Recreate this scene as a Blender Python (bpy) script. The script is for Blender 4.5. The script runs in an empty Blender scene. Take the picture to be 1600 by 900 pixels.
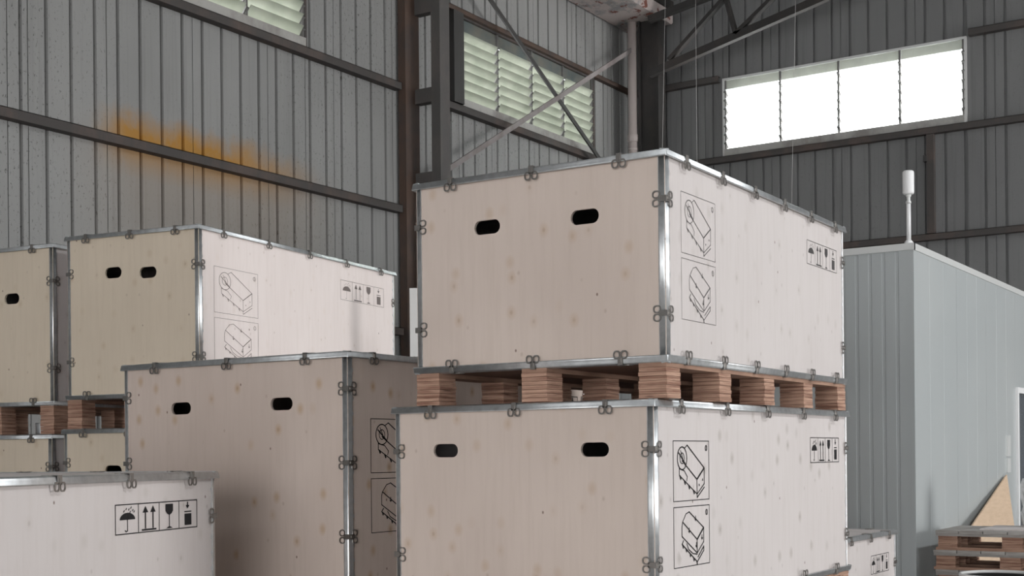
import bpy, bmesh, math, random
from mathutils import Matrix, Vector
random.seed(7)
R = math.radians
scene = bpy.context.scene
C = scene.collection

# ------------------------------------------------------------------ camera
EYE = 1.48
cam_d = bpy.data.cameras.new('camera')
cam = bpy.data.objects.new('camera', cam_d); C.objects.link(cam)
cam_d.sensor_fit = 'HORIZONTAL'; cam_d.sensor_width = 36.0
cam_d.lens = 2060.0 / 1600.0 * 36.0
cam_d.shift_y = (709.0 - 450.0) / 1600.0          # the picture is an upper crop of a level shot
cam_d.clip_end = 300
yaw = R(33.1); roll = R(-0.52)
fw_ = Vector((-math.sin(yaw), math.cos(yaw), 0)); rt_ = Vector((math.cos(yaw), math.sin(yaw), 0)); up_ = Vector((0, 0, 1))
r2 = rt_ * math.cos(roll) + up_ * math.sin(roll); u2 = up_ * math.cos(roll) - rt_ * math.sin(roll)
cam.matrix_world = Matrix(((r2.x, u2.x, -fw_.x, 0), (r2.y, u2.y, -fw_.y, 0), (r2.z, u2.z, -fw_.z, EYE), (0, 0, 0, 1)))
scene.camera = cam

# ------------------------------------------------------------------ world, lights, exposure
vs = scene.view_settings
scene.display_settings.display_device = 'sRGB'
vs.view_transform = 'Standard'; vs.look = 'None'; vs.exposure = 0.0; vs.gamma = 1.0; vs.use_curve_mapping = False
w = bpy.data.worlds.new('overcast_sky'); scene.world = w; w.use_nodes = True
bg = w.node_tree.nodes['Background']; bg.inputs[0].default_value = (0.96, 0.98, 1.0, 1); bg.inputs[1].default_value = 5.0

def area(name, loc, aim, sx, sy, power, col):
    d = bpy.data.lights.new(name, 'AREA'); d.shape = 'RECTANGLE'; d.size = sx; d.size_y = sy; d.energy = power; d.color = col
    o = bpy.data.objects.new(name, d); C.objects.link(o); o.location = loc
    o.rotation_euler = (Vector(aim) - Vector(loc)).to_track_quat('-Z', 'Z').to_euler()
    return o
# daylight in the roller doors of the right-hand wall and of the wall behind the camera, and the roof light strip
area('door_daylight_rear', (16.8, 13.0, 2.7), (0, 13.0, 2.7), 6.5, 5.0, 1580, (1.0, 0.985, 0.975))
area('door_daylight_front', (3.5, -11.8, 2.7), (3.5, 0, 2.7), 12.0, 5.0, 520, (1.0, 0.965, 0.935))
area('window_daylight', (-5.875, 17.02 + 0.22, 6.12), (-5.875, 0, 6.12), 3.1, 0.95, 95, (1.0, 0.985, 0.97))
area('roof_light', (6.0, 7.0, 8.9), (6.0, 7.0, 0), 1.0, 9.0, 800, (0.95, 0.98, 1.0))

# ------------------------------------------------------------------ materials
def mat(name, col, rough=0.7, metal=0.0, spec=0.4):
    m = bpy.data.materials.new(name); m.use_nodes = True
    b = m.node_tree.nodes['Principled BSDF']
    b.inputs['Base Color'].default_value = (*col, 1); b.inputs['Roughness'].default_value = rough
    b.inputs['Metallic'].default_value = metal; b.inputs['Specular IOR Level'].default_value = spec
    return m
class NT:
    def __init__(s, m): s.t = m.node_tree; s.b = s.t.nodes['Principled BSDF']
    def n(s, typ, **kw):
        nd = s.t.nodes.new(typ)
        for k, v in kw.items():
            if k.startswith('i_'): nd.inputs[k[2:].replace('_', ' ')].default_value = v
            else: setattr(nd, k, v)
        return nd
    def l(s, a, b): s.t.links.new(a, b)
    def coord(s, scale=(1, 1, 1), world=False, rand=False):
        if world: v = s.n('ShaderNodeNewGeometry').outputs['Position']
        else: v = s.n('ShaderNodeTexCoord').outputs['Object']
        if rand:
            oi = s.n('ShaderNodeObjectInfo'); mu = s.n('ShaderNodeMath', operation='MULTIPLY'); mu.inputs[1].default_value = 41.0
            s.l(oi.outputs['Random'], mu.inputs[0]); ad = s.n('ShaderNodeVectorMath', operation='ADD')
            s.l(v, ad.inputs[0]); s.l(mu.outputs[0], ad.inputs[1]); v = ad.outputs[0]
        mp = s.n('ShaderNodeMapping'); mp.inputs['Scale'].default_value = scale; s.l(v, mp.inputs['Vector'])
        return mp.outputs[0]
    def noise(s, vec, scale, detail=3.0, rough=0.5):
        nd = s.n('ShaderNodeTexNoise'); nd.inputs['Scale'].default_value = scale; nd.inputs['Detail'].default_value = detail
        nd.inputs['Roughness'].default_value = rough; s.l(vec, nd.inputs['Vector']); return nd.outputs['Fac']
    def ramp(s, fac, p0, p1, c0=(0, 0, 0, 1), c1=(1, 1, 1, 1)):
        nd = s.n('ShaderNodeValToRGB'); e = nd.color_ramp.elements
        e[0].position = p0; e[0].color = c0; e[1].position = p1; e[1].color = c1
        s.l(fac, nd.inputs[0]); return nd.outputs[0]
    def mix(s, fac, a, b, mode='MIX'):
        nd = s.n('ShaderNodeMix', data_type='RGBA', blend_type=mode)
        for i, v in ((0, fac), (6, a), (7, b)):
            if isinstance(v, (int, float)): nd.inputs[i].default_value = v
            elif isinstance(v, tuple): nd.inputs[i].default_value = v if len(v) == 4 else (*v, 1)
            else: s.l(v, nd.inputs[i])
        return nd.outputs[2]
    def mul(s, a, b):
        nd = s.n('ShaderNodeMath', operation='MULTIPLY')
        for i, v in ((0, a), (1, b)):
            if isinstance(v, (int, float)): nd.inputs[i].default_value = v
            else: s.l(v, nd.inputs[i])
        return nd.outputs[0]
    def base(s, c): s.l(c, s.b.inputs['Base Color'])
    def bump(s, h, strength=0.2, dist=0.01):
        nd = s.n('ShaderNodeBump'); nd.inputs['Strength'].default_value = strength; nd.inputs['Distance'].default_value = dist
        s.l(h, nd.inputs['Height']); s.l(nd.outputs[0], s.b.inputs['Normal'])
    def sep(s, v):
        nd = s.n('ShaderNodeSeparateXYZ'); s.l(v, nd.inputs[0]); return nd.outputs
    def rng(s, v, a, b):
        nd = s.n('ShaderNodeMapRange'); nd.inputs[1].default_value = a; nd.inputs[2].default_value = b; s.l(v, nd.inputs[0]); return nd.outputs[0]

def plywood(name, light, dark, knot, kf=0.40):
    m = mat(name, light, 0.62, spec=0.25); t = NT(m)
    big = t.noise(t.coord((1.0, 1.0, 0.6), rand=True), 2.2, 3)
    col = t.mix(t.ramp(big, 0.3, 0.7), light, dark)
    grain = t.noise(t.coord((14, 14, 1.2), rand=True), 3.0, 5, 0.6)
    col = t.mix(t.mul(t.ramp(grain, 0.45, 0.75), 0.16), col, (dark[0] * .7, dark[1] * .66, dark[2] * .6))
    def flat(su, sv):          # panel-plane coordinates: along the panel, up
        p = t.sep(t.coord((1, 1, 1), rand=True)); ad = t.n('ShaderNodeMath', operation='ADD'); t.l(p[0], ad.inputs[0]); t.l(p[1], ad.inputs[1])
        c = t.n('ShaderNodeCombineXYZ'); t.l(t.mul(ad.outputs[0], su), c.inputs[0]); t.l(t.mul(p[2], sv), c.inputs[1]); return c.outputs[0]
    def vor(su, sv, rnd=1.0):
        v = t.n('ShaderNodeTexVoronoi', voronoi_dimensions='2D'); v.inputs['Scale'].default_value = 1.0; v.inputs['Randomness'].default_value = rnd
        t.l(flat(su, sv), v.inputs['Vector']); return v
    v = vor(8.5, 6.5)
    pick = t.sep(v.outputs['Color'])
    spot = t.ramp(v.outputs['Distance'], 0.05, 0.20, (1, 1, 1, 1), (0, 0, 0, 1))
    col = t.mix(t.mul(t.mul(spot, t.ramp(pick[0], 0.35, 0.75)), kf), col, knot)
    core = t.ramp(v.outputs['Distance'], 0.02, 0.07, (1, 1, 1, 1), (0, 0, 0, 1))
    col = t.mix(t.mul(t.mul(core, t.ramp(pick[1], 0.45, 0.8)), 0.28), col, (knot[0] * .55, knot[1] * .5, knot[2] * .5))
    v2 = vor(3.2, 2.3); pk2 = t.sep(v2.outputs['Color'])
    sp2 = t.ramp(v2.outputs['Distance'], 0.008, 0.016, (1, 1, 1, 1), (0, 0, 0, 1))
    col = t.mix(t.mul(t.mul(sp2, t.ramp(pk2[0], 0.4, 0.5)), 0.8), col, (0.13, 0.07, 0.05))
    t.base(col); t.bump(grain, 0.08, 0.004)
    return m
PLY = plywood('plywood_pinkish', (0.63, 0.535, 0.475), (0.56, 0.47, 0.415), (0.44, 0.30, 0.18))
PLY_K = plywood('plywood_knotty', (0.63, 0.53, 0.47), (0.53, 0.44, 0.385), (0.43, 0.28, 0.15), 0.62)
PLY_Y = plywood('plywood_yellowish', (0.70, 0.60, 0.48), (0.63, 0.54, 0.43), (0.50, 0.38, 0.25))
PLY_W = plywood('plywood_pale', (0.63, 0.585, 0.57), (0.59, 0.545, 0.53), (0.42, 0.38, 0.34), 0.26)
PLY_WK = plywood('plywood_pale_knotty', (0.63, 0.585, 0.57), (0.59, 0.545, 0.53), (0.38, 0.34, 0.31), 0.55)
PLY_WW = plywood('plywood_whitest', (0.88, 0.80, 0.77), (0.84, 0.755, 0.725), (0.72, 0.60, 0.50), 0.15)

def steel_mat():
    m = mat('galvanised_steel', (0.62, 0.64, 0.65), 0.36, 0.92); t = NT(m)
    n = t.noise(t.coord((6, 6, 6), rand=True), 6, 4)
    t.base(t.mix(t.ramp(n, 0.35, 0.7), (0.66, 0.68, 0.69), (0.54, 0.555, 0.565)))
    t.bump(n, 0.05, 0.002)
    return m
STEEL = steel_mat()
CLIP = mat('spring_clip_steel', (0.30, 0.285, 0.27), 0.36, 0.9)
INK = mat('stencil_ink', (0.018, 0.017, 0.018), 0.75, spec=0.2)
INK_FADED = mat('stencil_ink_faded', (0.20, 0.17, 0.16), 0.8, spec=0.2)
INK_GREY = mat('stencil_ink_grey', (0.075, 0.07, 0.07), 0.8, spec=0.2)

def lvl_mat():
    m = mat('laminated_block_wood', (0.42, 0.25, 0.17), 0.8, spec=0.2); t = NT(m)
    ly = t.noise(t.coord((2.5, 2.5, 62), rand=True), 1.6, 4, 0.65)
    col = t.mix(t.ramp(ly, 0.36, 0.62), (0.23, 0.12, 0.085), (0.50, 0.32, 0.235))
    crack = t.ramp(t.noise(t.coord((7, 7, 150), rand=True), 1.0, 2), 0.26, 0.33, (1, 1, 1, 1), (0, 0, 0, 1))
    t.base(t.mix(t.mul(crack, 0.85), col, (0.05, 0.028, 0.02))); t.bump(ly, 0.5, 0.006)
    return m
LVL = lvl_mat()
def board_mat(name, a, b):
    m = mat(name, a, 0.75, spec=0.25); t = NT(m)
    g = t.noise(t.coord((3, 3, 20), rand=True), 2.5, 4)
    t.base(t.mix(t.ramp(g, 0.3, 0.7), a, b)); t.bump(g, 0.15, 0.004); return m
BOARD = board_mat('skid_board_wood', (0.40, 0.25, 0.18), (0.26, 0.155, 0.11))
BASE_PLY = board_mat('crate_base_plywood', (0.24, 0.14, 0.10), (0.18, 0.10, 0.07))
GREYDECK = board_mat('weathered_pallet_board', (0.42, 0.40, 0.38), (0.27, 0.25, 0.23))
TANPLY = board_mat('scrap_plywood_tan', (0.62, 0.47, 0.34), (0.55, 0.41, 0.29))

def wall_mat(name, c0, c1, rust):
    m = mat(name, c0, 0.62, spec=0.3); t = NT(m)
    big = t.noise(t.coord((0.6, 0.6, 0.35), world=True), 1.3, 4)
    col = t.mix(t.ramp(big, 0.3, 0.72), c0, c1)
    st = t.noise(t.coord((11, 11, 0.35), world=True), 1.6, 4, 0.6)                    # rain-washed vertical streaks
    col = t.mix(t.mul(t.ramp(st, 0.52, 0.78), 0.35), col, tuple(x * 0.5 for x in c1))
    sp = t.noise(t.coord((20, 20, 11), world=True), 2.0, 3, 0.75)                      # mould flecks
    fl = t.ramp(sp, 0.59, 0.66)
    zone = t.ramp(t.noise(t.coord((0.5, 0.5, 0.4), world=True), 1.1, 2), 0.36, 0.60)
    col = t.mix(t.mul(t.mul(fl, zone), 0.75 if rust else 0.2), col, (0.05, 0.048, 0.045))
    if rust:                                                                          # ochre run-off stain lying above and below the middle rail
        p = t.sep(t.coord((1, 1, 1), world=True)); y, z = p[1], p[2]
        wob = t.noise(t.coord((0.1, 3.2, 2.4), world=True), 1.5, 4, 0.6)
        zz = t.n('ShaderNodeMath', operation='ADD'); t.l(z, zz.inputs[0]); t.l(t.mul(wob, -0.30), zz.inputs[1])
        up = t.rng(zz.outputs[0], 4.37, 4.15)
        lo = t.rng(zz.outputs[0], 3.40, 3.95)
        a = t.rng(y, 7.35, 7.75); b_ = t.rng(y, 10.25, 9.0)
        k = t.mul(t.mul(up, lo), t.mul(a, b_))
        mot = t.ramp(t.noise(t.coord((0.1, 2.1, 1.6), world=True), 2.0, 5, 0.65), 0.15, 0.45)
        hot = t.mul(t.mul(t.mul(k, t.rng(z, 3.9, 4.25)), mot), 0.95)
        tint = t.mul(t.mul(t.mul(t.rng(z, 4.45, 4.18), t.rng(z, 2.6, 3.9)), t.mul(t.rng(y, 7.0, 7.9), t.rng(y, 10.7, 9.6))), 0.30)
        col = t.mix(tint, col, (0.34, 0.245, 0.165))
        col = t.mix(hot, col, (0.40, 0.20, 0.035))
    t.base(col); t.bump(big, 0.1, 0.01)
    return m
WALL_L = wall_mat('painted_sheet_left', (0.31, 0.31, 0.303), (0.255, 0.255, 0.25), True)
WALL_B = wall_mat('painted_sheet_back', (0.215, 0.215, 0.215), (0.175, 0.175, 0.175), False)

def steelwork(name, a, b, lo=0.45, hi=0.65):
    m = mat(name, a, 0.7, spec=0.3); t = NT(m)
    n = t.noise(t.coord((1, 1, 0.6), world=True), 2.6, 5, 0.65)
    t.base(t.mix(t.ramp(n, lo, hi), a, b)); return m
GIRT = steelwork('girt_paint', (0.075, 0.068, 0.065), (0.11, 0.085, 0.075))
DARKSTEEL = steelwork('column_paint', (0.095, 0.09, 0.087), (0.13, 0.115, 0.108))
RUSTSTEEL = steelwork('rusty_column_paint', (0.10, 0.065, 0.05), (0.07, 0.055, 0.05))
CORNERSTEEL = steelwork('corner_steel_paint', (0.035, 0.033, 0.032), (0.05, 0.043, 0.04))
BRACE_G = steelwork('brace_grey', (0.28, 0.255, 0.25), (0.20, 0.17, 0.165))
BRACE_D = mat('brace_dark', (0.05, 0.048, 0.046), 0.6)
def peeling():
    m = mat('peeling_gutter_paint', (0.5, 0.47, 0.46), 0.7); t = NT(m)
    n = t.noise(t.coord((1, 0.7, 1), world=True), 3.3, 6, 0.7)
    c = t.mix(t.ramp(n, 0.42, 0.5), (0.30, 0.29, 0.29), (0.52, 0.45, 0.43))
    k = t.ramp(t.noise(t.coord((1, 0.8, 1), world=True), 5.1, 4, 0.6), 0.60, 0.64)
    t.base(t.mix(k, c, (0.20, 0.075, 0.055))); return m
PEEL = peeling()
PVC = mat('pale_pvc', (0.50, 0.44, 0.42), 0.5)
WHITE = mat('white_plastic', (0.80, 0.80, 0.80), 0.45)
WHITE2 = mat('white_steel_frame', (0.62, 0.62, 0.61), 0.5)
FRAME_D = mat('window_channel', (0.17, 0.165, 0.16), 0.55, 0.3)
SILL_L = steelwork('weathered_sill', (0.42, 0.41, 0.39), (0.27, 0.255, 0.24))
def glass_mat(name, tint, trans, dirt):
    m = bpy.data.materials.new(name); m.use_nodes = True; nt = m.node_tree; nt.nodes.clear()
    out = nt.nodes.new('ShaderNodeOutputMaterial'); tr = nt.nodes.new('ShaderNodeBsdfTranslucent'); df = nt.nodes.new('ShaderNodeBsdfDiffuse')
    gl = nt.nodes.new('ShaderNodeBsdfGlossy'); gl.inputs['Roughness'].default_value = 0.25; gl.inputs['Color'].default_value = (0.8, 0.85, 0.82, 1)
    m1 = nt.nodes.new('ShaderNodeMixShader'); m2 = nt.nodes.new('ShaderNodeMixShader'); m1.inputs[0].default_value = trans; m2.inputs[0].default_value = 0.08
    tc = nt.nodes.new('ShaderNodeNewGeometry'); nz = nt.nodes.new('ShaderNodeTexNoise'); nz.inputs['Scale'].default_value = 4.0; nz.inputs['Detail'].default_value = 4
    rp = nt.nodes.new('ShaderNodeValToRGB'); rp.color_ramp.elements[0].position = 0.35; rp.color_ramp.elements[1].position = 0.65
    rp.color_ramp.elements[0].color = (*tint, 1); rp.color_ramp.elements[1].color = (*dirt, 1)
    L = nt.links.new
    L(tc.outputs['Position'], nz.inputs['Vector']); L(nz.outputs['Fac'], rp.inputs[0]); L(rp.outputs[0], tr.inputs['Color']); L(rp.outputs[0], df.inputs['Color'])
    L(df.outputs[0], m1.inputs[1]); L(tr.outputs[0], m1.inputs[2]); L(m1.outputs[0], m2.inputs[1]); L(gl.outputs[0], m2.inputs[2]); L(m2.outputs[0], out.inputs['Surface'])
    return m
GLASS_BRIGHT = glass_mat('frosted_louvre_glass', (0.95, 0.97, 0.96), 0.85, (0.90, 0.93, 0.92))  # passes more light, for the brighter sky behind the back wall
GLASS_DIM = glass_mat('dim_louvre_glass', (0.53, 0.545, 0.485), 0.62, (0.45, 0.47, 0.41))  # dimmer, greener daylight on the left side is put into this glass colour
PANE_GREY = glass_mat('stained_grey_pane', (0.16, 0.185, 0.185), 0.30, (0.23, 0.225, 0.20))
PANE_PALE = glass_mat('pale_fixed_pane', (0.42, 0.43, 0.40), 0.40, (0.36, 0.37, 0.34))
def panel_mat():
    m = mat('cold_room_panel', (0.60, 0.66, 0.67), 0.28, 0.0, 0.5); t = NT(m)
    n = t.noise(t.coord((1, 0.6, 0.5), world=True), 1.2, 2); t.base(t.mix(t.ramp(n, 0.3, 0.7), (0.455, 0.48, 0.48), (0.41, 0.44, 0.445))); return m
PANEL = panel_mat()
ALU = mat('aluminium_trim', (0.66, 0.67, 0.66), 0.4, 0.2)
FLOOR = mat('concrete', (0.33, 0.32, 0.31), 0.75)
_t = NT(FLOOR); _t.base(_t.mix(_t.ramp(_t.noise(_t.coord((1, 1, 1), world=True), 1.2, 6), 0.3, 0.7), (0.30, 0.29, 0.28), (0.40, 0.385, 0.37)))
ROOF = mat('roof_sheet', (0.26, 0.26, 0.26), 0.6)
BLACK = mat('black_rubber', (0.012, 0.012, 0.012), 0.5)
GREYBLUE = mat('door_glass', (0.10, 0.115, 0.13), 0.15)
WIRE = mat('pale_wire', (0.55, 0.53, 0.52), 0.5)
def wrap_mat():
    m = mat('bubble_wrap', (0.62, 0.62, 0.62), 0.25, spec=0.6); t = NT(m)
    n = t.noise(t.coord((1, 1, 1)), 14, 3); t.base(t.mix(t.ramp(n, 0.4, 0.6), (0.42, 0.42, 0.42), (0.78, 0.78, 0.78))); t.bump(n, 0.6, 0.02); return m
WRAP = wrap_mat()

# ------------------------------------------------------------------ mesh helpers
def box(bm, x0, x1, y0, y1, z0, z1, M=None):
    vs_ = [bm.verts.new((x, y, z)) for z in (z0, z1) for y in (y0, y1) for x in (x0, x1)]
    if M is not None:
        for v in vs_: v.co = M @ v.co
    for f in ((0, 2, 3, 1), (4, 5, 7, 6), (0, 1, 5, 4), (2, 6, 7, 3), (0, 4, 6, 2), (1, 3, 7, 5)):
        bm.faces.new([vs_[i] for i in f])
    return vs_
def tube(bm, p, q, r, n=10, r1=None, caps=True):
    p, q = Vector(p), Vector(q); d = (q - p).normalized(); a = d.orthogonal().normalized(); b = d.cross(a); r1 = r if r1 is None else r1
    A = [bm.verts.new(p + (a * math.cos(2 * math.pi * i / n) + b * math.sin(2 * math.pi * i / n)) * r) for i in range(n)]
    B = [bm.verts.new(q + (a * math.cos(2 * math.pi * i / n) + b * math.sin(2 * math.pi * i / n)) * r1) for i in range(n)]
    for i in range(n): bm.faces.new((A[i], A[(i + 1) % n], B[(i + 1) % n], B[i])).smooth = True
    if caps: bm.faces.new(A[::-1]); bm.faces.new(B)
def lathe(bm, prof, n=24, c=(0, 0, 0)):
    rings = [[bm.verts.new((c[0] + r * math.cos(2 * math.pi * i / n), c[1] + r * math.sin(2 * math.pi * i / n), c[2] + z)) for i in range(n)] for r, z in prof]
    for a, b in zip(rings, rings[1:]):
        for i in range(n): bm.faces.new((a[i], a[(i + 1) % n], b[(i + 1) % n], b[i])).smooth = True
    bm.faces.new(rings[0][::-1]); bm.faces.new(rings[-1])
def mesh(bm, name, m):
    bmesh.ops.recalc_face_normals(bm, faces=bm.faces[:])
    me = bpy.data.meshes.new(name); bm.to_mesh(me); bm.free(); me.materials.append(m); return me
def link(name, me, parent=None, M=None):
    o = bpy.data.objects.new(name, me); C.objects.link(o)
    if parent is not None: o.parent = parent
    if M is not None: o.matrix_local = M
    return o
def obj(name, bm, m, parent=None, M=None): return link(name, mesh(bm, name, m), parent, M)
def bx(name, x0, x1, y0, y1, z0, z1, m, parent=None, bev=0.0):
    bm = bmesh.new(); box(bm, x0, x1, y0, y1, z0, z1)
    if bev: bmesh.ops.bevel(bm, geom=bm.edges[:], offset=bev, segments=1, affect='EDGES')
    return obj(name, bm, m, parent)
def empty(name, loc=(0, 0, 0), rz=0.0):
    o = bpy.data.objects.new(name, None); C.objects.link(o); o.location = loc; o.rotation_euler = (0, 0, rz); o.empty_display_size = 0.2; return o
def tag(o, label, cat, group=None):
    o['label'] = label; o['category'] = cat
    if group: o['group'] = group
    return o
def struct(o, label=None, cat=None):
    o['kind'] = 'structure'
    if label: o['label'] = label
    if cat: o['category'] = cat
    return o
def frame(e, n1, n2, o):
    """local X along an edge, -Y out of the first face, +Z out of the second"""
    e, n1, n2 = Vector(e), Vector(n1), Vector(n2)
    if e.cross(-n1).dot(n2) < 0: e = -e
    y = -n1
    return Matrix(((e.x, y.x, n2.x, o[0]), (e.y, y.y, n2.y, o[1]), (e.z, y.z, n2.z, o[2]), (0, 0, 0, 1)))

# ------------------------------------------------------------------ the hall
WX, BY = -9.0, 17.02           # inner faces of the left wall and of the back wall
GZ = (2.83, 4.18, 5.53, 6.69)  # rail heights
RXW, FY = 17.0, -12.0
struct(bx('floor', WX - .2, RXW + .2, FY - .2, BY + .2, -0.15, 0.0, FLOOR), 'grey concrete floor of the hall', 'floor')
RIDGE = 4.0
def roof_z(x): return 7.82 + 0.12 * (min(x, 2 * RIDGE - x) - WX)
bm = bmesh.new()
for s0, s1 in ((WX - .3, RIDGE), (RIDGE, RXW + .3)):
    v = []
    for dz in (0, 0.06):
        for x in (s0, s1):
            for y in (FY - .3, BY + .3): v.append(bm.verts.new((x, y, roof_z(x) + dz)))
    for f in ((0, 1, 3, 2), (4, 6, 7, 5), (0, 2, 6, 4), (1, 5, 7, 3), (0, 4, 5, 1), (2, 3, 7, 6)): bm.faces.new([v[i] for i in f])
struct(obj('ceiling', bm, ROOF), 'dark underside of the sloping sheet roof', 'ceiling')

PITCH = 0.245
def sheet_mesh(s0, s1, z0, z1, phase, name, m, axis, flip):
    """ribbed sheet: flat with narrow recessed grooves; s runs along the wall; depth is away from the hall"""
    pts = [(s0, 0.0)]
    k = math.ceil((s0 - phase) / PITCH - 1e-6)
    while phase + k * PITCH < s1 - 0.02:
        c = phase + k * PITCH
        if c > s0 + 0.02:
            pts += [(c - 0.019, 0.0), (c - 0.011, 0.032), (c + 0.011, 0.032), (c + 0.019, 0.0)]
        k += 1
    pts.append((s1, 0.0))
    bm = bmesh.new(); t = 0.003
    def P(s, d, z): return (WX - d, s, z) if axis == 'L' else (s, BY + d, z)
    zt = z1 if callable(z1) else (lambda s: z1)
    lo = [bm.verts.new(P(s, d, z0)) for s, d in pts]; hi = [bm.verts.new(P(s, d, zt(s))) for s, d in pts]
    lo2 = [bm.verts.new(P(s, d + t, z0)) for s, d in pts]; hi2 = [bm.verts.new(P(s, d + t, zt(s))) for s, d in pts]
    for i in range(len(pts) - 1):
        bm.faces.new((lo[i], lo[i + 1], hi[i + 1], hi[i])); bm.faces.new((lo2[i + 1], lo2[i], hi2[i], hi2[i + 1]))
    bm.faces.new((lo[0], hi[0], hi2[0], lo2[0])); bm.faces.new((lo[-1], lo2[-1], hi2[-1], hi[-1]))
    return mesh(bm, name, m)
WZ0, WZ1 = 5.58, 6.67
WIN_L = [(6.75, 10.04), (12.72, 15.93)]
WIN_B = [(-7.53, -4.22)]
def build_wall(root, axis, a, b, wins, phase, m, top):
    wdt = PITCH * 4; k = 0; cuts = [a]
    x = phase - PITCH / 2
    while x > a: x -= wdt
    x += wdt
    while x < b - 0.05: cuts.append(x); x += wdt
    cuts.append(b)
    allc = sorted(set([round(c, 4) for c in cuts] + [round(q, 4) for wn in wins for q in wn]))
    for s0, s1 in zip(allc, allc[1:]):
        if s1 - s0 < 0.004: continue
        g = 0.0035
        inwin = any(wn[0] - 1e-3 <= s0 and s1 <= wn[1] + 1e-3 for wn in wins)
        if inwin:
            link('wall_sheet', sheet_mesh(s0 + g, s1 - g, 0, WZ0 - 0.05, phase, 'wall_sheet', m, axis, 0), root)
            link('wall_sheet', sheet_mesh(s0 + g, s1 - g, WZ1, top, phase, 'wall_sheet', m, axis, 0), root)
        else:
            link('wall_sheet', sheet_mesh(s0 + g, s1 - g, 0, top, phase, 'wall_sheet', m, axis, 0), root)
wall_l = struct(empty('wall_left', (0, 0, 0)), 'long grey ribbed sheet-metal wall with ochre stain', 'wall')
build_wall(wall_l, 'L', FY, BY, WIN_L, 6.68, WALL_L, 7.84)
wall_b = struct(empty('wall_back', (0, 0, 0)), 'dark grey ribbed sheet-metal gable wall', 'wall')
build_wall(wall_b, 'B', WX, RXW, WIN_B, -5.72, WALL_B, lambda s: roof_z(s) - 0.005)
# solid cladding behind the grooves keeps daylight out of the joints
def cladding(root, axis, a, b, wins, top):
    segs = sorted([a, b] + [q for wn in wins for q in wn])
    for s0, s1 in zip(segs, segs[1:]):
        rs = [(0, top)] if not any(abs(wn[0] - s0) < 1e-4 for wn in wins) else [(0, WZ0 - .05), (WZ1, top)]
        for z0, z1 in rs:
            if axis == 'L': bx('outer_cladding', WX - .10, WX - .05, s0, s1, z0, z1, ROOF, root)
            else: bx('outer_cladding', s0, s1, BY + .05, BY + .10, z0, z1, ROOF, root)
cladding(wall_l, 'L', FY, BY + .1, WIN_L, 7.8); cladding(wall_b, 'B', WX - .1, RXW, WIN_B, 9.0)

def cgirt(name, root, axis, s0, s1, z, m, h=0.075, d=0.10):
    bm = bmesh.new(); t = 0.006
    def b3(d0, d1, z0, z1):
        if axis == 'L': box(bm, WX + d0, WX + d1, s0, s1, z0, z1)
        else: box(bm, s0, s1, BY - d1, BY - d0, z0, z1)
    b3(0.002, d, z - t, z); b3(0.002, d, z + h - t, z + h); b3(d - t, d, z - 0.0, z + h); b3(d - .03, d - .02, z + .01, z + h - .01)
    return obj(name, bm, m, root)
for z in GZ[:3]:
    for s0, s1 in ((FY, 11.50), (11.80, 16.95)): cgirt('wall_rail', wall_l, 'L', s0, s1, z - 0.03, GIRT)
cgirt('wall_rail', wall_l, 'L', 11.80, 16.95, GZ[3] - 0.02, RUSTSTEEL, 0.05, 0.08)
cgirt('wall_rail', wall_l, 'L', FY, 11.50, GZ[3] - 0.02, GIRT, 0.05, 0.08)
for z in GZ[:3]: cgirt('wall_rail', wall_b, 'B', -8.95, RXW - .1, z - 0.03, GIRT)
cgirt('wall_rail', wall_b, 'B', -8.95, -7.57, GZ[3] - 0.06, GIRT); cgirt('wall_rail', wall_b, 'B', -4.18, RXW - .1, GZ[3] - 0.03, GIRT)
bx('wall_strut', -4.71, -4.62, BY - .09, BY - .002, GZ[1] + .05, GZ[2] - .04, GIRT, wall_b)
bx('dark_upright', WX + .002, WX + .10, 12.50, 12.70, GZ[2] + .06, GZ[3] - .03, BRACE_D, wall_l)  # near-black upright box beside the second louvre window
bx('strut_bolt', -4.74, -4.70, BY - .14, BY - .09, 5.14, 5.22, BRACE_D, wall_b)

# right-hand wall with two open roller doors, and the wall behind the camera with one
def plain_wall(name, label, axis, pos, a, b, doors, top):
    root = struct(empty(name), label, 'wall')
    segs = sorted([a, b] + [q for d in doors for q in d])
    for s0, s1 in zip(segs, segs[1:]):
        isd = any(abs(d[0] - s0) < 1e-6 for d in doors)
        z0 = 5.1 if isd else 0.0
        if axis == 'X': bx('wall_sheet', pos, pos + .08, s0, s1, z0, top, WALL_B, root)
        else: bx('wall_sheet', s0, s1, pos - .08, pos, z0, top, WALL_B, root)
    return root
plain_wall('wall_right', 'grey sheet wall with an open roller door at right', 'X', RXW, FY, BY, [(9.75, 16.25)], 7.84)
plain_wall('wall_front', 'grey sheet wall with an open roller door', 'Y', FY, WX, RXW, [(-2.5, 9.5)], 7.84)

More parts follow.
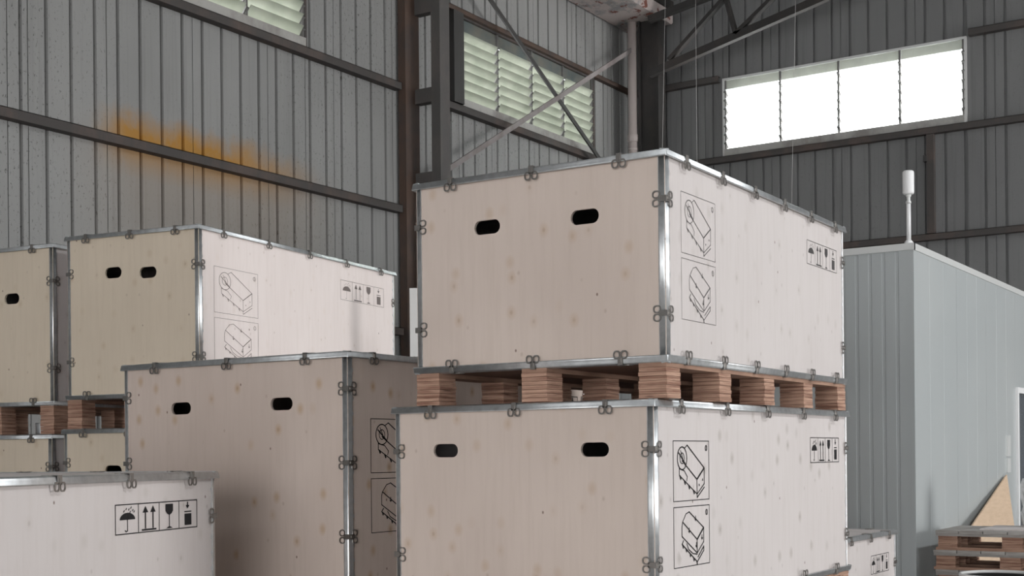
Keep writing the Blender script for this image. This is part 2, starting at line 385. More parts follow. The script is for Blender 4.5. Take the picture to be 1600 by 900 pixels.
# ------------------------------------------------------------------ louvre windows
def louvre_window(name, label, axis, s0, s1, glass, tilt, framemat, sillmat, fixed):
    root = struct(empty(name), label, 'window')
    def b3(nm, a0, a1, d0, d1, z0, z1, m, par=root):      # d: into the hall
        if axis == 'L': return bx(nm, WX + d0, WX + d1, a0, a1, z0, z1, m, par)
        return bx(nm, a0, a1, BY - d1, BY - d0, z0, z1, m, par)
    f = 0.03
    b3('window_frame', s0, s1, -.04, .03, WZ1 - f, WZ1, framemat); b3('window_frame', s0, s1, -.04, .03, WZ0 - .05, WZ0 - .02, framemat)
    b3('window_frame', s0, s0 + f, -.04, .03, WZ0 - .02, WZ1 - f, framemat); b3('window_frame', s1 - f, s1, -.04, .03, WZ0 - .02, WZ1 - f, framemat)
    b3('window_sill', s0 + f, s1 - f, -.03, .045, WZ0 - .02, WZ0 + .105, sillmat)
    n = 4; bw = (s1 - s0 - 2 * f) / n
    zlo, zhi = WZ0 + .105, WZ1 - f - fixed
    nb = 7; p = (zhi - zlo) / nb
    L = p * 1.22
    bm = bmesh.new(); box(bm, -bw / 2 + .030, bw / 2 - .030, -.003, .003, -L / 2, L / 2); blade = mesh(bm, 'louvre_blade', glass)
    bm = bmesh.new()
    box(bm, -.012, .012, -.02, .012, zlo, WZ1 - f)
    for k in range(nb):
        Mk = Matrix.Translation((0, 0, zlo + (k + .5) * p)) @ Matrix.Rotation(tilt, 4, 'X')
        box(bm, -.019, .019, -.010, .010, -L * .30, L * .30, Mk)
    mull = mesh(bm, 'blade_holder', FRAME_D)
    for i in range(n + 1):
        c = s0 + f + i * bw
        if i == 0: c += .012
        if i == n: c -= .012
        M = Matrix.Translation((WX, c, 0)) @ Matrix.Rotation(R(90), 4, 'Z') if axis == 'L' else Matrix.Translation((c, BY, 0))
        link('blade_holder', mull, root, M)
    for i in range(n):
        c = s0 + f + (i + .5) * bw
        b3('fixed_pane', c - bw / 2 + .014, c + bw / 2 - .014, -.012, -.006, zhi + .004, WZ1 - f, PANE_GREY if axis == 'L' else PANE_PALE)
        for k in range(nb):
            tl = tilt + R(random.uniform(-2.5, 2.5))
            z = zlo + (k + .5) * p
            if axis == 'L': M = Matrix.Translation((WX, c, z)) @ Matrix.Rotation(R(90), 4, 'Z') @ Matrix.Rotation(tl, 4, 'X')
            else: M = Matrix.Translation((c, BY, z)) @ Matrix.Rotation(tl, 4, 'X')
            link('louvre_blade', blade, root, M)
    return root
louvre_window('window_1', 'glass louvre window high in the left wall, cut by top edge', 'L', *WIN_L[0], GLASS_DIM, R(38), GIRT, SILL_L, .12)
louvre_window('window_2', 'greenish glass louvre window behind the crossed braces', 'L', *WIN_L[1], GLASS_DIM, R(38), GIRT, SILL_L, .16)
louvre_window('window_3', 'bright white glass louvre window in the dark back wall', 'B', *WIN_B[0], GLASS_BRIGHT, R(52), WHITE2, SILL_L, .12)

# ------------------------------------------------------------------ steelwork
def member(name, p, q, wd, dp, m, parent=None):
    """flat or square bar from p to q; wd measured across, dp along world Y/X depth"""
    p, q = Vector(p), Vector(q); d = q - p; L = d.length; d.normalize()
    side = d.cross(Vector((0, 0, 1)))
    if side.length < 1e-3: side = Vector((1, 0, 0))
    side.normalize(); up = side.cross(d)
    M = Matrix(((side.x, d.x, up.x, p.x), (side.y, d.y, up.y, p.y), (side.z, d.z, up.z, p.z), (0, 0, 0, 1)))
    bm = bmesh.new(); box(bm, -dp / 2, dp / 2, 0, L, -wd / 2, wd / 2, M)
    return obj(name, bm, m, parent)
col = tag(empty('lattice_column', (WX + .25, 11.7, 0)), 'dark steel lattice column standing on the left wall', 'column'); col['kind'] = 'structure'
def cpart(nm, x0, x1, y0, y1, z0, z1, m): bx(nm, x0 - (WX + .25), x1 - (WX + .25), y0 - 11.7, y1 - 11.7, z0, z1, m, col)
cpart('column_post', WX + .03, WX + .13, 11.53, 11.78, 0, 7.95, RUSTSTEEL)
cpart('column_post', WX + .40, WX + .52, 11.64, 11.82, 0, 7.95, DARKSTEEL)
for z0, z1 in ((6.36, 6.55), (5.37, 5.53), (4.44, 4.60), (3.3, 3.45), (2.2, 2.35), (1.1, 1.25)): cpart('column_batten', WX + .13, WX + .40, 11.70, 11.80, z0, z1, DARKSTEEL)
bm = bmesh.new(); tube(bm, (0, 0, 0), (.16, .0, .015), .05, 14)
pb = obj('pipe_stub', bm, BLACK, col); pb.location = (.02, .06, 4.56)

ccol = tag(empty('corner_column', (-8.45, 16.65, 0)), 'dark steel column in the far corner of hall', 'column'); ccol['kind'] = 'structure'
bx('column_web', -.13, .13, -.06, .06, 0, 7.55, CORNERSTEEL, ccol)
bx('column_flange', -.16, -.13, -.11, .11, 0, 7.55, CORNERSTEEL, ccol); bx('column_flange', .13, .16, -.11, .11, 0, 7.55, CORNERSTEEL, ccol)
b1 = tag(member('cross_brace', (WX + .28, 11.9, 7.46), (WX + .28, 16.5, 4.98), .06, .02, BRACE_D), 'dark diagonal brace falling to the right across louvre window', 'brace', 'crossed wall braces'); b1['kind'] = 'structure'
b2 = tag(member('cross_brace', (WX + .31, 11.9, 4.60), (WX + .31, 16.5, 7.15), .06, .02, BRACE_G), 'pale grey diagonal brace rising to the right across louvre window', 'brace', 'crossed wall braces'); b2['kind'] = 'structure'

tr = tag(empty('roof_truss', (-8.3, 16.3, 6.7)), 'dark steel roof truss sloping up along the back wall', 'truss'); tr['kind'] = 'structure'
def tm(nm, x0, z0, x1, z1, wd): member(nm, (x0 + 8.3, 0, z0 - 6.7), (x1 + 8.3, 0, z1 - 6.7), wd, .09, CORNERSTEEL, tr)
tm('bottom_chord', -8.30, 6.70, 1.0, 8.80, .10); tm('top_chord', -8.30, 7.45, 1.0, 8.56 + .4, .09)
for x0, z0, x1, z1 in ((-8.0, 6.84, -7.16, 7.54), (-7.16, 7.54, -7.02, 7.02), (-7.02, 7.02, -6.1, 7.68), (-6.1, 7.68, -5.7, 7.32), (-5.7, 7.32, -4.8, 7.84)): tm('web_member', x0, z0, x1, z1, .05)

gut = tag(empty('box_gutter', (-8.62, 10, 7.52)), 'rusty peeling box gutter under the eave', 'gutter'); gut['kind'] = 'structure'
bx('gutter_trough', -.37, .37, 1.7, 6.95, .03, .30, PEEL, gut, .02)
bm = bmesh.new(); box(bm, -.37, .37, FY - 10, 1.70, .03, .30); obj('gutter_trough', bm, PEEL, gut)
bx('gutter_lip', .37, .40, FY - 10, 6.9, .20, .33, CORNERSTEEL, gut)
bm = bmesh.new(); tube(bm, (0, 0, 0), (0, 0, 7.55), .065, 16); dp = obj('downpipe', bm, PVC)
dp.location = (-8.70, 16.55, 0); tag(dp, 'pale plastic downpipe dropping from gutter in corner', 'pipe')
bm = bmesh.new(); lathe(bm, [(.066, 0), (.078, .01), (.078, .10), (.066, .11)], 16); j = obj('pipe_coupling', bm, PVC, dp); j.location = (0, 0, 5.86)
bm = bmesh.new(); lathe(bm, [(.066, 0), (.072, .01), (.072, .03), (.066, .04)], 16); j = obj('pipe_coupling', bm, PVC, dp); j.location = (0, 0, 5.74)

for k, (p, q, lb) in enumerate((((-7.95, 16.1, 7.75), (-8.10, 16.1, 3.0), 'thin pale wire hanging from roof nearest the corner column'),
                                ((-7.46, 16.0, 7.85), (-7.46, 16.0, 3.0), 'thin pale wire hanging from roof left of bright window'),
                                ((-6.05, 16.0, 8.05), (-6.20, 16.0, 3.0), 'thin pale wire hanging from roof before bright window'))):
    bm = bmesh.new(); tube(bm, (0, 0, 0), Vector(q) - Vector(p), .0026, 5); o = obj('hanging_wire', bm, WIRE); o.location = p
    tag(o, lb, 'wire', 'wires hanging by the back wall')

# ------------------------------------------------------------------ crates
def clip_mesh():
    bm = bmesh.new()
    t = 0.003
    box(bm, -.010, .010, -.0075, -.0045, -.024, .0030); box(bm, -.010, .010, -.0075, .024, .0030, .0048)
    box(bm, -.004, .004, -.0105, -.0070, -.020, -.004)
    def ring(cx, face):
        n = 12; vv = []
        for i in range(n):
            a = 2 * math.pi * i / n; ca, sa = math.cos(a), math.sin(a)
            k = 1.0 / max(abs(ca), abs(sa)) ** .55                      # between a circle and a square
            row = []
            for r, hh in ((.0140, 0), (.0140, 1), (.0092, 1), (.0092, 0)):
                u, v = cx + r * ca * k * .97, -.031 + r * sa * k * 1.12
                hgt = (.0040, .0075)[hh] if face == 1 else (.0012, .0048)[hh]
                row.append(bm.verts.new((u, -hgt, v) if face == 1 else (u, -v, hgt)))
            vv.append(row)
        for i in range(n):
            a, b = vv[i], vv[(i + 1) % n]
            for k in range(4): bm.faces.new((a[k], a[(k + 1) % 4], b[(k + 1) % 4], b[k]))
    for cx in (-.0145, .0145): ring(cx, 1); ring(cx, 2)
    return mesh(bm, 'clip', CLIP)
CLIPM = clip_mesh()
FWID = 0.024
def strip_mesh(L, teeth, nm='edge_strip', lip=False):
    """rolled steel corner profile: bead at each free edge, faces leaning back to a rounded nose"""
    bm = bmesh.new(); h = L / 2
    prof = [(0.0, -FWID), (-.0045, -FWID), (-.0055, -FWID + .003), (-.0040, -FWID + .006), (-.0012, -.007), (.0002, -.0020), (.0020, .0005), (.0070, .0016), (FWID - .006, .0030), (FWID - .003, .0036), (FWID, .0035), (FWID, 0.0)]
    A = [bm.verts.new((-h, y, z)) for y, z in prof]; B = [bm.verts.new((h, y, z)) for y, z in prof]
    n = len(prof)
    for k in range(n - 1): bm.faces.new((A[k], A[k + 1], B[k + 1], B[k])).smooth = 1 < k < n - 3
    bm.faces.new(A); bm.faces.new(B[::-1]); bm.faces.new((A[-1], A[0], B[0], B[-1]))
    if teeth:
        x = -h + .05
        while x < h - .03:
            box(bm, x - .008, x + .008, -.0035, 0, -FWID - .006, -FWID + .001); x += .058
    return mesh(bm, nm, STEEL)
def block_mesh(wx, wy, h, seed):
    rr = random.Random(seed); bm = bmesh.new(); n = 7; p = h / n
    for k in range(n):
        a, b, c_, d = [rr.uniform(-.0022, .0022) for _ in range(4)]
        box(bm, -wx / 2 + a, wx / 2 + b, -wy / 2 + c_, wy / 2 + d, k * p + (.0006 if k else 0), (k + 1) * p - .0006)
    return mesh(bm, 'skid_block', LVL)
_blk = {}
def blocks(wx, wy, h):
    key = (round(wx, 3), round(wy, 3), round(h, 3))
    if key not in _blk: _blk[key] = [block_mesh(wx, wy, h, 11 * i + 3) for i in range(4)]
    return _blk[key]

def panel_holes(wd, ht, t, holes):
    """upright panel in XZ, thickness along +Y, with stadium-shaped openings"""
    bm = bmesh.new(); edges = []
    def loop(pts):
        v = [bm.verts.new((x, 0, z)) for x, z in pts]
        for i in range(len(v)): edges.append(bm.edges.new((v[i], v[(i + 1) % len(v)])))
    loop([(-wd / 2, 0), (wd / 2, 0), (wd / 2, ht), (-wd / 2, ht)])
    for cx, cz, hw, hh in holes:
        r = min(hh / 2, hw / 2) * .92; pts = []
        for sx, a0 in ((1, -90), (-1, 90)):
            for i in range(9):
                a = R(a0 + i * 180 / 8)
                dx = (hw / 2 - r) * sx; pts.append((cx + dx + r * math.cos(a), cz + (hh / 2) / r * r * math.sin(a)))
        loop(pts)
    res = bmesh.ops.triangle_fill(bm, use_beauty=True, use_dissolve=False, edges=edges)
    fs = bm.faces[:]
    ext = bmesh.ops.extrude_face_region(bm, geom=fs)
    bmesh.ops.translate(bm, verts=[g for g in ext['geom'] if isinstance(g, bmesh.types.BMVert)], vec=(0, t, 0))
    return mesh(bm, 'front_panel', PLY)

# ---- printed marks: drawn in a unit frame (u to the right, v down), laid flat on the side panel
def poly_line(bm, pts, wd, sx, sy, closed=False):
    P = [Vector((u * sx, -v * sy)) for u, v in pts]
    if closed: P.append(P[0])
    for a, b in zip(P, P[1:]):
        d = b - a
        if d.length < 1e-6: continue
        d.normalize(); n = Vector((-d.y, d.x)) * wd / 2; a2, b2 = a - d * wd * .3, b + d * wd * .3
        bm.faces.new([bm.verts.new((0, q.x, q.y)) for q in (a2 - n, b2 - n, b2 + n, a2 + n)])
def poly_fill(bm, pts, sx, sy): bm.faces.new([bm.verts.new((0, u * sx, -v * sy)) for u, v in pts])
def ell(cu, cv, ru, rv, n=18, a0=0, a1=360): return [(cu + ru * math.cos(R(a0 + (a1 - a0) * i / n)), cv + rv * math.sin(R(a0 + (a1 - a0) * i / n))) for i in range(n + (a1 - a0 < 360))]
def symbols_mesh(sx, sy, ink, lw):
    bm = bmesh.new()
    poly_line(bm, [(0, 0), (1, 0), (1, 1), (0, 1)], lw, sx, sy, True)
    for u in (.262, .512, .762): poly_line(bm, [(u, 0), (u, 1)], lw * .8, sx, sy)
    # umbrella and rain
    poly_fill(bm, ell(.135, .52, .088, .24, 14, 180, 360), sx, sy)
    poly_line(bm, [(.135, .5), (.135, .90), (.118, .93), (.108, .88)], lw, sx, sy)
    for u, v in ((.10, .20), (.125, .13), (.155, .15), (.18, .09), (.20, .18), (.215, .23), (.17, .24)): poly_line(bm, [(u, v), (u - .008, v + .05)], lw * 1.1, sx, sy)
    # two arrows on a bar
    for u in (.345, .435):
        poly_line(bm, [(u, .30), (u, .86)], lw * 1.9, sx, sy); poly_fill(bm, [(u - .033, .32), (u, .09), (u + .033, .32)], sx, sy)
    poly_fill(bm, [(.30, .89), (.475, .89), (.475, .95), (.30, .95)], sx, sy)
    # goblet
    poly_fill(bm, [(.59, .08), (.685, .08), (.685, .32), (.668, .42), (.638, .48), (.607, .42), (.59, .32)], sx, sy)
    poly_line(bm, [(.638, .46), (.638, .92)], lw * 1.3, sx, sy); poly_fill(bm, [(.595, .95), (.625, .89), (.650, .89), (.682, .95)], sx, sy)
    # load arrow, line and block
    poly_line(bm, [(.875, .07), (.875, .2)], lw * 2.0, sx, sy); poly_fill(bm, [(.85, .17), (.90, .17), (.875, .30)], sx, sy)
    poly_fill(bm, [(.832, .385), (.925, .385), (.925, .425), (.832, .425)], sx, sy); poly_fill(bm, [(.835, .48), (.925, .48), (.925, .90), (.835, .90)], sx, sy)
    return mesh(bm, 'printed_symbols', ink)
def drawing_mesh(kind, sx, sy, ink, lw):
    bm = bmesh.new(); L = lambda pts, k=1.0, c=False: poly_line(bm, pts, lw * k, sx, sy, c)
    L([(0, 0), (1, 0), (1, 1), (0, 1)], .8, True)
    L(ell(.92, .12, .028, .045, 12), .9, True); L([(.92, .09), (.92, .15)], .8)
    if kind == 1:   # closed box with a lens over one clip
        L([(.38, .07), (.86, .46), (.65, .65), (.24, .33)], 1.4); L([(.38, .07), (.31, .12)], 1.1)
        L([(.86, .46), (.65, .65)], 2.0); L([(.65, .65), (.65, .90), (.86, .73), (.86, .46)], 1.2)
        L([(.16, .45), (.16, .57), (.65, .90)], 1.2); L([(.65, .96), (.86, .79)], 1.4); L([(.65, .90), (.65, .96)], 1.2)
        for u, v in ((.18, .585), (.30, .67), (.42, .75), (.55, .84)): L([(u, v), (u + .02, v + .05)], 2.2)
        L([(.71, .74), (.715, .76)], 1.8); L([(.81, .65), (.815, .67)], 1.8)
        L(ell(.24, .29, .13, .19, 22), 1.3, True); L(ell(.24, .29, .06, .09, 14), 1.0, True); L([(.15, .20), (.34, .40)], 1.6); L([(.20, .16), (.28, .35)], 1.0)
        L([(.16, .46), (.30, .50), (.38, .60), (.36, .67)], 1.0)
    else:           # box lifted off its base
        L([(.42, .09), (.83, .38), (.64, .57), (.24, .25)], 1.3); L([(.42, .09), (.33, .12), (.24, .25)], 1.0); L([(.83, .38), (.64, .57)], 2.0)
        L([(.24, .25), (.22, .33), (.22, .49), (.64, .80), (.83, .62), (.83, .38)], 1.2); L([(.64, .57), (.64, .80)], 1.4)
        L([(.26, .56), (.22, .62), (.64, .95), (.83, .77), (.83, .70), (.66, .87)], 1.4); L([(.35, .62), (.40, .72), (.52, .80), (.64, .82)], 1.2)
        for u, v in ((.24, .64), (.33, .71), (.44, .80), (.54, .88), (.63, .95)): L([(u, v), (u + .01, v + .04)], 2.2)
        for u, v in ((.60, .17), (.42, .36), (.62, .62), (.78, .50)): L([(u, v), (u, v + .08)], 1.2); L([(u - .02, v + .05), (u, v + .08), (u + .02, v + .05)], 1.1)
    return mesh(bm, 'printed_drawing', ink)

def crate(label, x, y, yaw, w, l, z0, z1, skid, holes=(), nA=3, nB=6, nZ=2, prints=(), ply=PLY, ink=INK, side=None, nblk=5, group='plywood export crates', top_teeth=False):
    """x, y: front right corner of the lid; yaw in degrees; z0..z1 box without its skids"""
    a = R(yaw); ex = Vector((math.cos(a), math.sin(a), 0)); ey = Vector((-math.sin(a), math.cos(a), 0))
    ctr = Vector((x, y, 0)) - ex * w / 2 + ey * l / 2
    root = empty('plywood_crate', (ctr.x, ctr.y, z0 - skid), a); tag(root, label, 'crate', group)
    s = skid; h = z1 - z0; W, Lh = w / 2, l / 2; i = .010; bw, bl = W - i, Lh - i; t = .012; T = s + h
    side = side or ply
    bx('base_panel', -W + .003, W - .003, -Lh + .003, Lh - .003, s, s + .014, BASE_PLY, root)
    bx('lid', -W + .003, W - .003, -Lh + .003, Lh - .003, T - .014, T, side, root)
    me = panel_holes(2 * bw, h - .028, t, [(hx + W, h - .014 + hz, hw, hh) for hx, hz, hw, hh in holes]); me.materials[0] = ply
    link('front_panel', me, root, Matrix.Translation((0, -bl, s + .014)))
    bx('back_panel', -bw, bw, bl - t, bl, s + .014, T - .014, ply, root)
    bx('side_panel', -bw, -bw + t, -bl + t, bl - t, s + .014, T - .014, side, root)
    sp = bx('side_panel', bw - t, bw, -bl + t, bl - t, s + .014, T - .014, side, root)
    # edge strips
    for sx in (-1, 1):
        for sy in (-1, 1):
            L = h - .03; o = (sx * bw, sy * bl, s + h / 2)
            link('edge_strip', strip_mesh(L, True), root, frame((0, 0, 1), (sx, 0, 0), (0, sy, 0), o))
            for k in range(nZ):
                zz = s + h * (k + .5 + (.0 if nZ > 2 else (-.04 if k == 0 else .04) * 1.0)) / nZ
                link('clip', CLIPM, root, frame((0, 0, 1), (sx, 0, 0), (0, sy, 0), (sx * bw, sy * bl, zz)))
    for sz, zz in ((1, T), (-1, s)):
        for sy in (-1, 1):
            link('edge_strip', strip_mesh(w, False), root, frame((1, 0, 0), (0, sy, 0), (0, 0, sz), (0, sy * Lh, zz)))
            for k in range(nA): link('clip', CLIPM, root, frame((1, 0, 0), (0, sy, 0), (0, 0, sz), (w * ((k + .5) / nA - .5) * 1.0, sy * Lh, zz)))
        for sx in (-1, 1):
            link('edge_strip', strip_mesh(l, False), root, frame((0, 1, 0), (sx, 0, 0), (0, 0, sz), (sx * W, 0, zz)))
            for k in range(nB): link('clip', CLIPM, root, frame((0, 1, 0), (sx, 0, 0), (0, 0, sz), (sx * W, l * ((k + .5) / nB - .5), zz)))
    # skids: three boards along the crate, blocks under them
    bt = .016; hb = s - bt; bs = blocks(.105, .11, hb)
    for r_, px in enumerate((-W + .06, 0, W - .06)):
        bx('skid_board', px - .052, px + .052, -Lh + .004, Lh - .004, hb, s, BOARD, root)
        for k in range(nblk):
            py = -Lh + .06 + (l - .12) * k / (nblk - 1)
            link('skid_block', bs[(k * 3 + r_) % 4], root, Matrix.Translation((px, py, 0)))
    for kind, py, pz, pw, ph, lw in prints:
        me = symbols_mesh(pw, ph, ink, lw) if kind == 's' else drawing_mesh(1 if kind == 'd1' else 2, pw, ph, ink, lw)
        link(me.name.split('.')[0], me, sp, Matrix.Translation((bw + .0012, -Lh + py, T + pz)))
    return root

DRAW = lambda y0, za, zb, wd, ht, lw: [('d1', y0, za, wd, ht, lw), ('d2', y0, zb, wd, ht, lw)]
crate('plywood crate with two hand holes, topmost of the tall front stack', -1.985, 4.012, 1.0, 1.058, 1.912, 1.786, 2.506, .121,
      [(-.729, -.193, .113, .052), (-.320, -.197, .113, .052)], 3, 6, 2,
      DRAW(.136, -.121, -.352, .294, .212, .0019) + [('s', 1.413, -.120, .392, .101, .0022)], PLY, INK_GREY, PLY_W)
crate('knotty plywood crate directly beneath the topmost crate of the front stack', -2.026, 3.993, -.16, 1.13, 1.963, .93, 1.660, .125,
      [(-.882, -.166, .113, .050), (-.240, -.168, .113, .050)], 3, 5, 2,
      DRAW(.155, -.140, -.373, .292, .212, .0036) + [('s', 1.484, -.122, .358, .108, .0032)], PLY, INK, PLY_WK)
crate('plywood crate at the floor under the two crates of the front stack', -2.02, 4.00, 0, 1.12, 1.95, .13, .800, .13, [(-.85, -.2, .113, .05), (-.27, -.2, .113, .05)], 3, 5, 2, (), PLY, INK, PLY_W)
crate('tall knotty plywood crate in shade just left of the front stack', -3.38, 4.004, 0, 1.322, 1.90, .13, 1.891, .13,
      [(-.951, -.201, .122, .052), (-.363, -.198, .122, .052)], 3, 6, 6,
      DRAW(.150, -.264, -.507, .30, .219, .0036) + [('s', 1.42, -.125, .39, .105, .004)], PLY_K, INK, PLY_K)
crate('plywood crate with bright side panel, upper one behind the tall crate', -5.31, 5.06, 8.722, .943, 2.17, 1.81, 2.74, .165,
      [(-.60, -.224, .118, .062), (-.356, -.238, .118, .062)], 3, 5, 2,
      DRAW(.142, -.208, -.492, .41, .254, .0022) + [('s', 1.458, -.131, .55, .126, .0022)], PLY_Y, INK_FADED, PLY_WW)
crate('plywood crate beneath the bright-sided crate, mostly hidden by the tall crate', -5.30, 5.04, 8.722, .965, 2.18, .13, 1.640, .13,
      [(-.60, -.236, .118, .062), (-.356, -.236, .118, .062)], 3, 5, 4, (), PLY_Y, INK, PLY_W)
crate('plywood crate with one hand hole in view, cut off by left picture edge', -6.37, 4.935, 7.2, .95, 2.10, 1.785, 2.72, .165,
      [(-.61, -.30, .118, .062), (-.335, -.30, .118, .062)], 3, 5, 2, (), PLY_Y, INK, PLY_W)
crate('plywood crate at left picture edge, underneath the crate with one hand hole', -6.38, 4.925, 7.2, .95, 2.10, .13, 1.615, .13,
      [(-.61, -.30, .118, .062), (-.335, -.30, .118, .062)], 3, 5, 4, (), PLY_Y, INK, PLY_W)
_a = R(15.8); _l = 1.9
crate('pale plywood crate with large black symbols at lower left corner', -3.591 + math.sin(_a) * _l, 3.508 - math.cos(_a) * _l, 15.8, 1.0, _l, .13, 1.423, .13,
      [(-.7, -.2, .113, .05), (-.3, -.2, .113, .05)], 3, 5, 4, [('s', _l - .642, -.099, .504, .097, .0036)], PLY, INK, PLY_W)
crate('low white plywood crate between the front stack and the cold room', -2.474, 8.1755 - 1.75, 0, 1.0, 1.75, .13, .985, .13, [], 3, 5, 2,
      [('s', 1.75 - .49, -.130, .340, .108, .0032)], PLY_W, INK, PLY_W)

# ------------------------------------------------------------------ cold room
KX, KY, KZ = -2.64, 9.145, 2.90
cr = tag(empty('cold_room', (KX, KY, 0)), 'pale grey insulated-panel cold room behind the front stack', 'cold room')
def kbx(nm, x0, x1, y0, y1, z0, z1, m, par=cr): return bx(nm, x0 - KX, x1 - KX, y0 - KY, y1 - KY, z0, z1, m, par)
def rib_panel(nm, axis, s0, s1, ribs):
    """wall panel with faint pressed ribs"""
    bm = bmesh.new(); d = .004 if axis == 'A' else .0015
    pts = [(s0 + .002, 0)]
    for c in ribs: pts += [(c - .014, 0), (c - .008, -d), (c + .008, -d), (c + .014, 0)]
    pts.append((s1 - .002, 0))
    def P(s, o, z): return (s - KX, -o if axis == 'A' else 0, z) if axis == 'A' else (o, s - KY, z)
    for (a, da), (b, db) in zip(pts, pts[1:]):
        q = [bm.verts.new(P(a, da, .0)), bm.verts.new(P(b, db, .0)), bm.verts.new(P(b, db, KZ - .04)), bm.verts.new(P(a, da, KZ - .04))]
        bm.faces.new(q)
    bmesh.ops.remove_doubles(bm, verts=bm.verts[:], dist=1e-5)
    ext = bmesh.ops.extrude_face_region(bm, geom=bm.faces[:])
    bmesh.ops.translate(bm, verts=[g for g in ext['geom'] if isinstance(g, bmesh.types.BMVert)], vec=(0, .075, 0) if axis == 'A' else (-.075, 0, 0))
    return obj(nm, bm, PANEL, cr)
s = KX - .02
for k in range(4):
    rib_panel('wall_panel', 'A', s - .95, s, [s - .95 + .095 * (j + 1) for j in range(9)]); s -= .95
s = KY + .02
for s0, s1 in ((KY + .02, 10.27), (10.27, 11.18), (11.18, 12.24)): rib_panel('wall_panel', 'B', s0, s1, [s0 + (s1 - s0) * q for q in (.33, .66)])
rib_panel('wall_panel', 'B', 13.24, 14.4, [13.6, 14.0])
kbx('roof_panel', KX - 3.82, KX, KY, 14.4, KZ - .04, KZ + .0, PANEL)
kbx('corner_trim', KX - .025, KX + .003, KY - .003, KY + .025, 0, KZ, PANEL)
kbx('top_trim', KX - 3.82, KX + .006, KY - .006, KY + .03, KZ - .035, KZ + .012, ALU); kbx('top_trim', KX - .03, KX + .006, KY, 14.4, KZ - .035, KZ + .012, ALU)
kbx('wall_panel', KX - 3.9, KX - 3.82, KY, 14.4, 0, KZ - .04, PANEL); kbx('wall_panel', KX - 3.82, KX - .08, 14.32, 14.4, 0, KZ - .04, PANEL)
kbx('wall_panel', KX - .075, KX, 12.24, 13.24, 2.03, KZ - .04, PANEL)
dr = kbx('door', KX - .06, KX - .02, 12.28, 13.2, 0, 2.0, GREYBLUE)
for a in ((KX - .08, KX + .02, 12.24, 12.29, 0, 2.03), (KX - .08, KX + .02, 13.19, 13.24, 0, 2.03), (KX - .08, KX + .02, 12.29, 13.19, 1.98, 2.03)): kbx('door_frame', *a, WHITE)
bx('switch_plate', 0, .012, 11.86 - KY, 11.98 - KY, 1.42, 1.60, ALU, cr)
bx('switch_plate', 0, .012, 11.86 - KY, 11.98 - KY, 1.28, 1.40, ALU, cr)

an = tag(empty('antenna', (-2.715, 9.30, KZ + .0125)), 'white stick antenna with cylinder head on cold room corner', 'antenna')
bm = bmesh.new(); box(bm, -.05, .05, -.05, .05, 0, .006); lathe(bm, [(.03, .006), (.03, .03), (.018, .045)], 14); obj('base', bm, WHITE, an)
bm = bmesh.new(); tube(bm, (0, 0, .04), (0, 0, .315), .0155, 12); obj('pole', bm, WHITE, an)
bm = bmesh.new(); lathe(bm, [(.019, .30), (.019, .315), (.013, .325), (.013, .345), (.020, .355), (.020, .37)], 14); obj('collar', bm, ALU, an)
bm = bmesh.new(); lathe(bm, [(.030, .365), (.0385, .372), (.040, .38), (.040, .515), (.038, .526), (.030, .532)], 24); obj('head', bm, WHITE, an)

# ------------------------------------------------------------------ stack of empty crate bases beside the cold room
PX0, PX1, PY0, PY1 = -2.50, -1.40, 9.13, 9.77
def pallet(z, label, dx, dy):
    root = tag(empty('wooden_pallet', ((PX0 + PX1) / 2 + dx, (PY0 + PY1) / 2 + dy, z)), label, 'pallet', 'stacked wooden pallets')
    hw, hl = (PX1 - PX0) / 2, (PY1 - PY0) / 2
    bx('bottom_board', -hw, hw, -hl, -hl + .10, 0, .020, BOARD, root); bx('bottom_board', -hw, hw, -.05, .05, 0, .020, BOARD, root); bx('bottom_board', -hw, hw, hl - .10, hl, 0, .020, BOARD, root)
    bs = blocks(.13, .10, .075)
    for k, px in enumerate((-hw + .08, -.05, hw - .08)):
        for j, py in enumerate((-hl + .05, 0, hl - .05)): link('block', bs[(k + j) % 4], root, Matrix.Translation((px, py, .020)))
    bx('stringer_board', -hw, hw, -hl, -hl + .10, .095, .113, GREYDECK, root); bx('stringer_board', -hw, hw, -.05, .05, .095, .113, GREYDECK, root); bx('stringer_board', -hw, hw, hl - .10, hl, .095, .113, GREYDECK, root)
    n = 7; g = .006; wdt = (2 * hw - g * (n - 1)) / n
    for k in range(n): bx('deck_board', -hw + k * (wdt + g), -hw + k * (wdt + g) + wdt, -hl - .01, hl, .113, .133, GREYDECK, root)
zz = 0.0
names = ['wooden pallet lying on the floor, lowest of the stack by cold room', 'wooden pallet second from the floor in the stack by cold room', 'wooden pallet third from the floor in the stack by cold room',
         'wooden pallet fourth from the floor in the stack by cold room', 'wooden pallet fifth from the floor in the stack by cold room', 'wooden pallet just below the topmost one by cold room',
         'topmost wooden pallet of the stack, pale sheet lying on it']
for k, nm in enumerate(names):
    pallet(zz, nm, (-.004, .012, -.01, .008, 0, -.012, 0)[k], (0, .01, -.01, .01, 0, -.006, .004)[k]); zz += .133
PT = zz   # 0.931
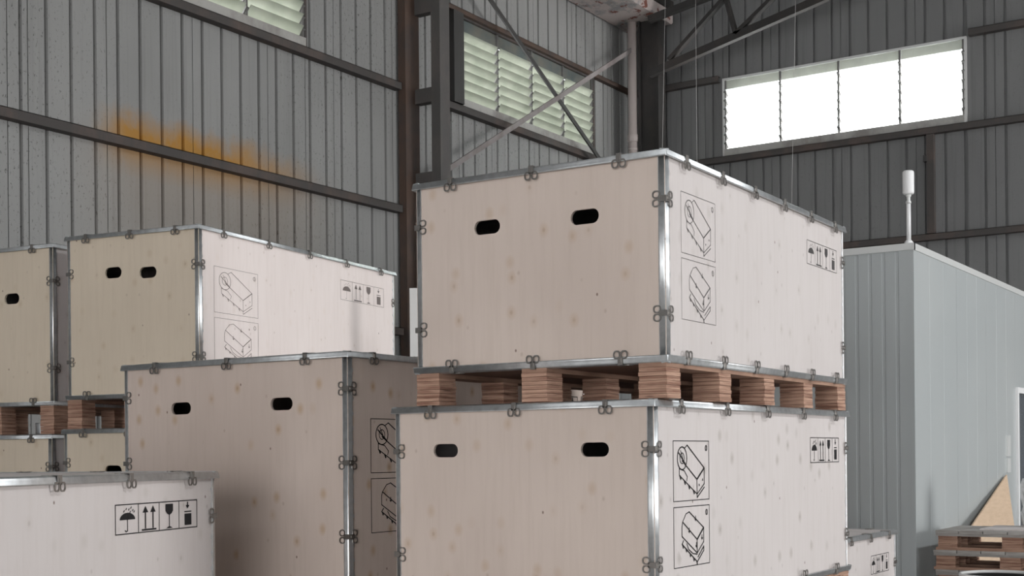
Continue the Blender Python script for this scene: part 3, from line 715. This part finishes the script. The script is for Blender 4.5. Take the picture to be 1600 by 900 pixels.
# plywood board with a slanting top, leaning on the cold room wall behind the pallets
bm = bmesh.new()
outl = [(Vector((-2.625 + .17 * (1.262 - z), y, z))) for y, z in ((11.757, 1.261), (10.24, .877), (10.05, .829), (11.0, .0), (11.55, .0), (11.68, .812))]
nrm = (outl[4] - outl[3]).cross(outl[0] - outl[3]).normalized() * .012
if nrm.x < 0: nrm = -nrm
v1 = [bm.verts.new(p) for p in outl]; v2 = [bm.verts.new(p + nrm) for p in outl]
bm.faces.new(v1); bm.faces.new(v2[::-1])
for q in range(6): bm.faces.new((v1[q], v1[(q + 1) % 6], v2[(q + 1) % 6], v2[q]))
tag(obj('plywood_offcut', bm, TANPLY), 'tan plywood offcut with slanting top leaning on cold room wall', 'plywood')
sh = bx('plywood_sheet', -2.24, -1.45, 9.26, 9.74, PT, PT + .010, PLY_W); tag(sh, 'pale thin plywood sheet lying flat on the topmost pallet', 'plywood')
bm = bmesh.new(); prof = [(.05, 0), (.075, .01), (.08, .10), (.068, .14), (.082, .20), (.085, .29), (.07, .335), (.03, .34)]
lathe(bm, prof, 20)
wr = obj('bubble_wrap_roll', bm, WRAP); wr.location = (-1.965, 9.62, PT + .010); tag(wr, 'crumpled clear bubble wrap roll standing on pallets at right edge', 'wrap')

# ------------------------------------------------------------------ small things
bb = bx('white_board', -.16, .16, -.01, .01, 0, 2.55, WHITE2); bb.location = (-5.03, 6.82, 0); bb.rotation_euler = (0, 0, R(25)); tag(bb, 'tall pale board standing upright behind the tall crate', 'board')
bm = bmesh.new(); lathe(bm, [(.044, 0), (.046, .002), (.046, .068), (.044, .07), (.034, .07), (.034, .05)], 20); sl = obj('steel_can', bm, STEEL)
sl.location = (-6.53, 4.985, 1.6155); tag(sl, 'small grey metal can under the crate at left edge', 'can')

dm = tag(empty('drum', (-1.80, 7.92, -.022)), 'black drum with pale rim in front of the pallets', 'drum')
bm = bmesh.new(); lathe(bm, [(.21, .022), (.225, .04), (.225, .25), (.233, .26), (.225, .27), (.225, .50), (.233, .51), (.225, .52), (.222, .765), (.20, .77), (.19, .755)], 28); obj('body', bm, BLACK, dm)
bm = bmesh.new(); n = 28
rings = [[bm.verts.new((r * math.cos(2 * math.pi * i / n), r * math.sin(2 * math.pi * i / n), z)) for i in range(n)] for r, z in ((.222, .765), (.232, .768), (.232, .783), (.222, .786), (.214, .783), (.214, .768))]
for a, b in zip(rings, rings[1:] + rings[:1]):
    for i in range(n): bm.faces.new((a[i], a[(i + 1) % n], b[(i + 1) % n], b[i])).smooth = True
obj('rim', bm, WHITE2, dm)
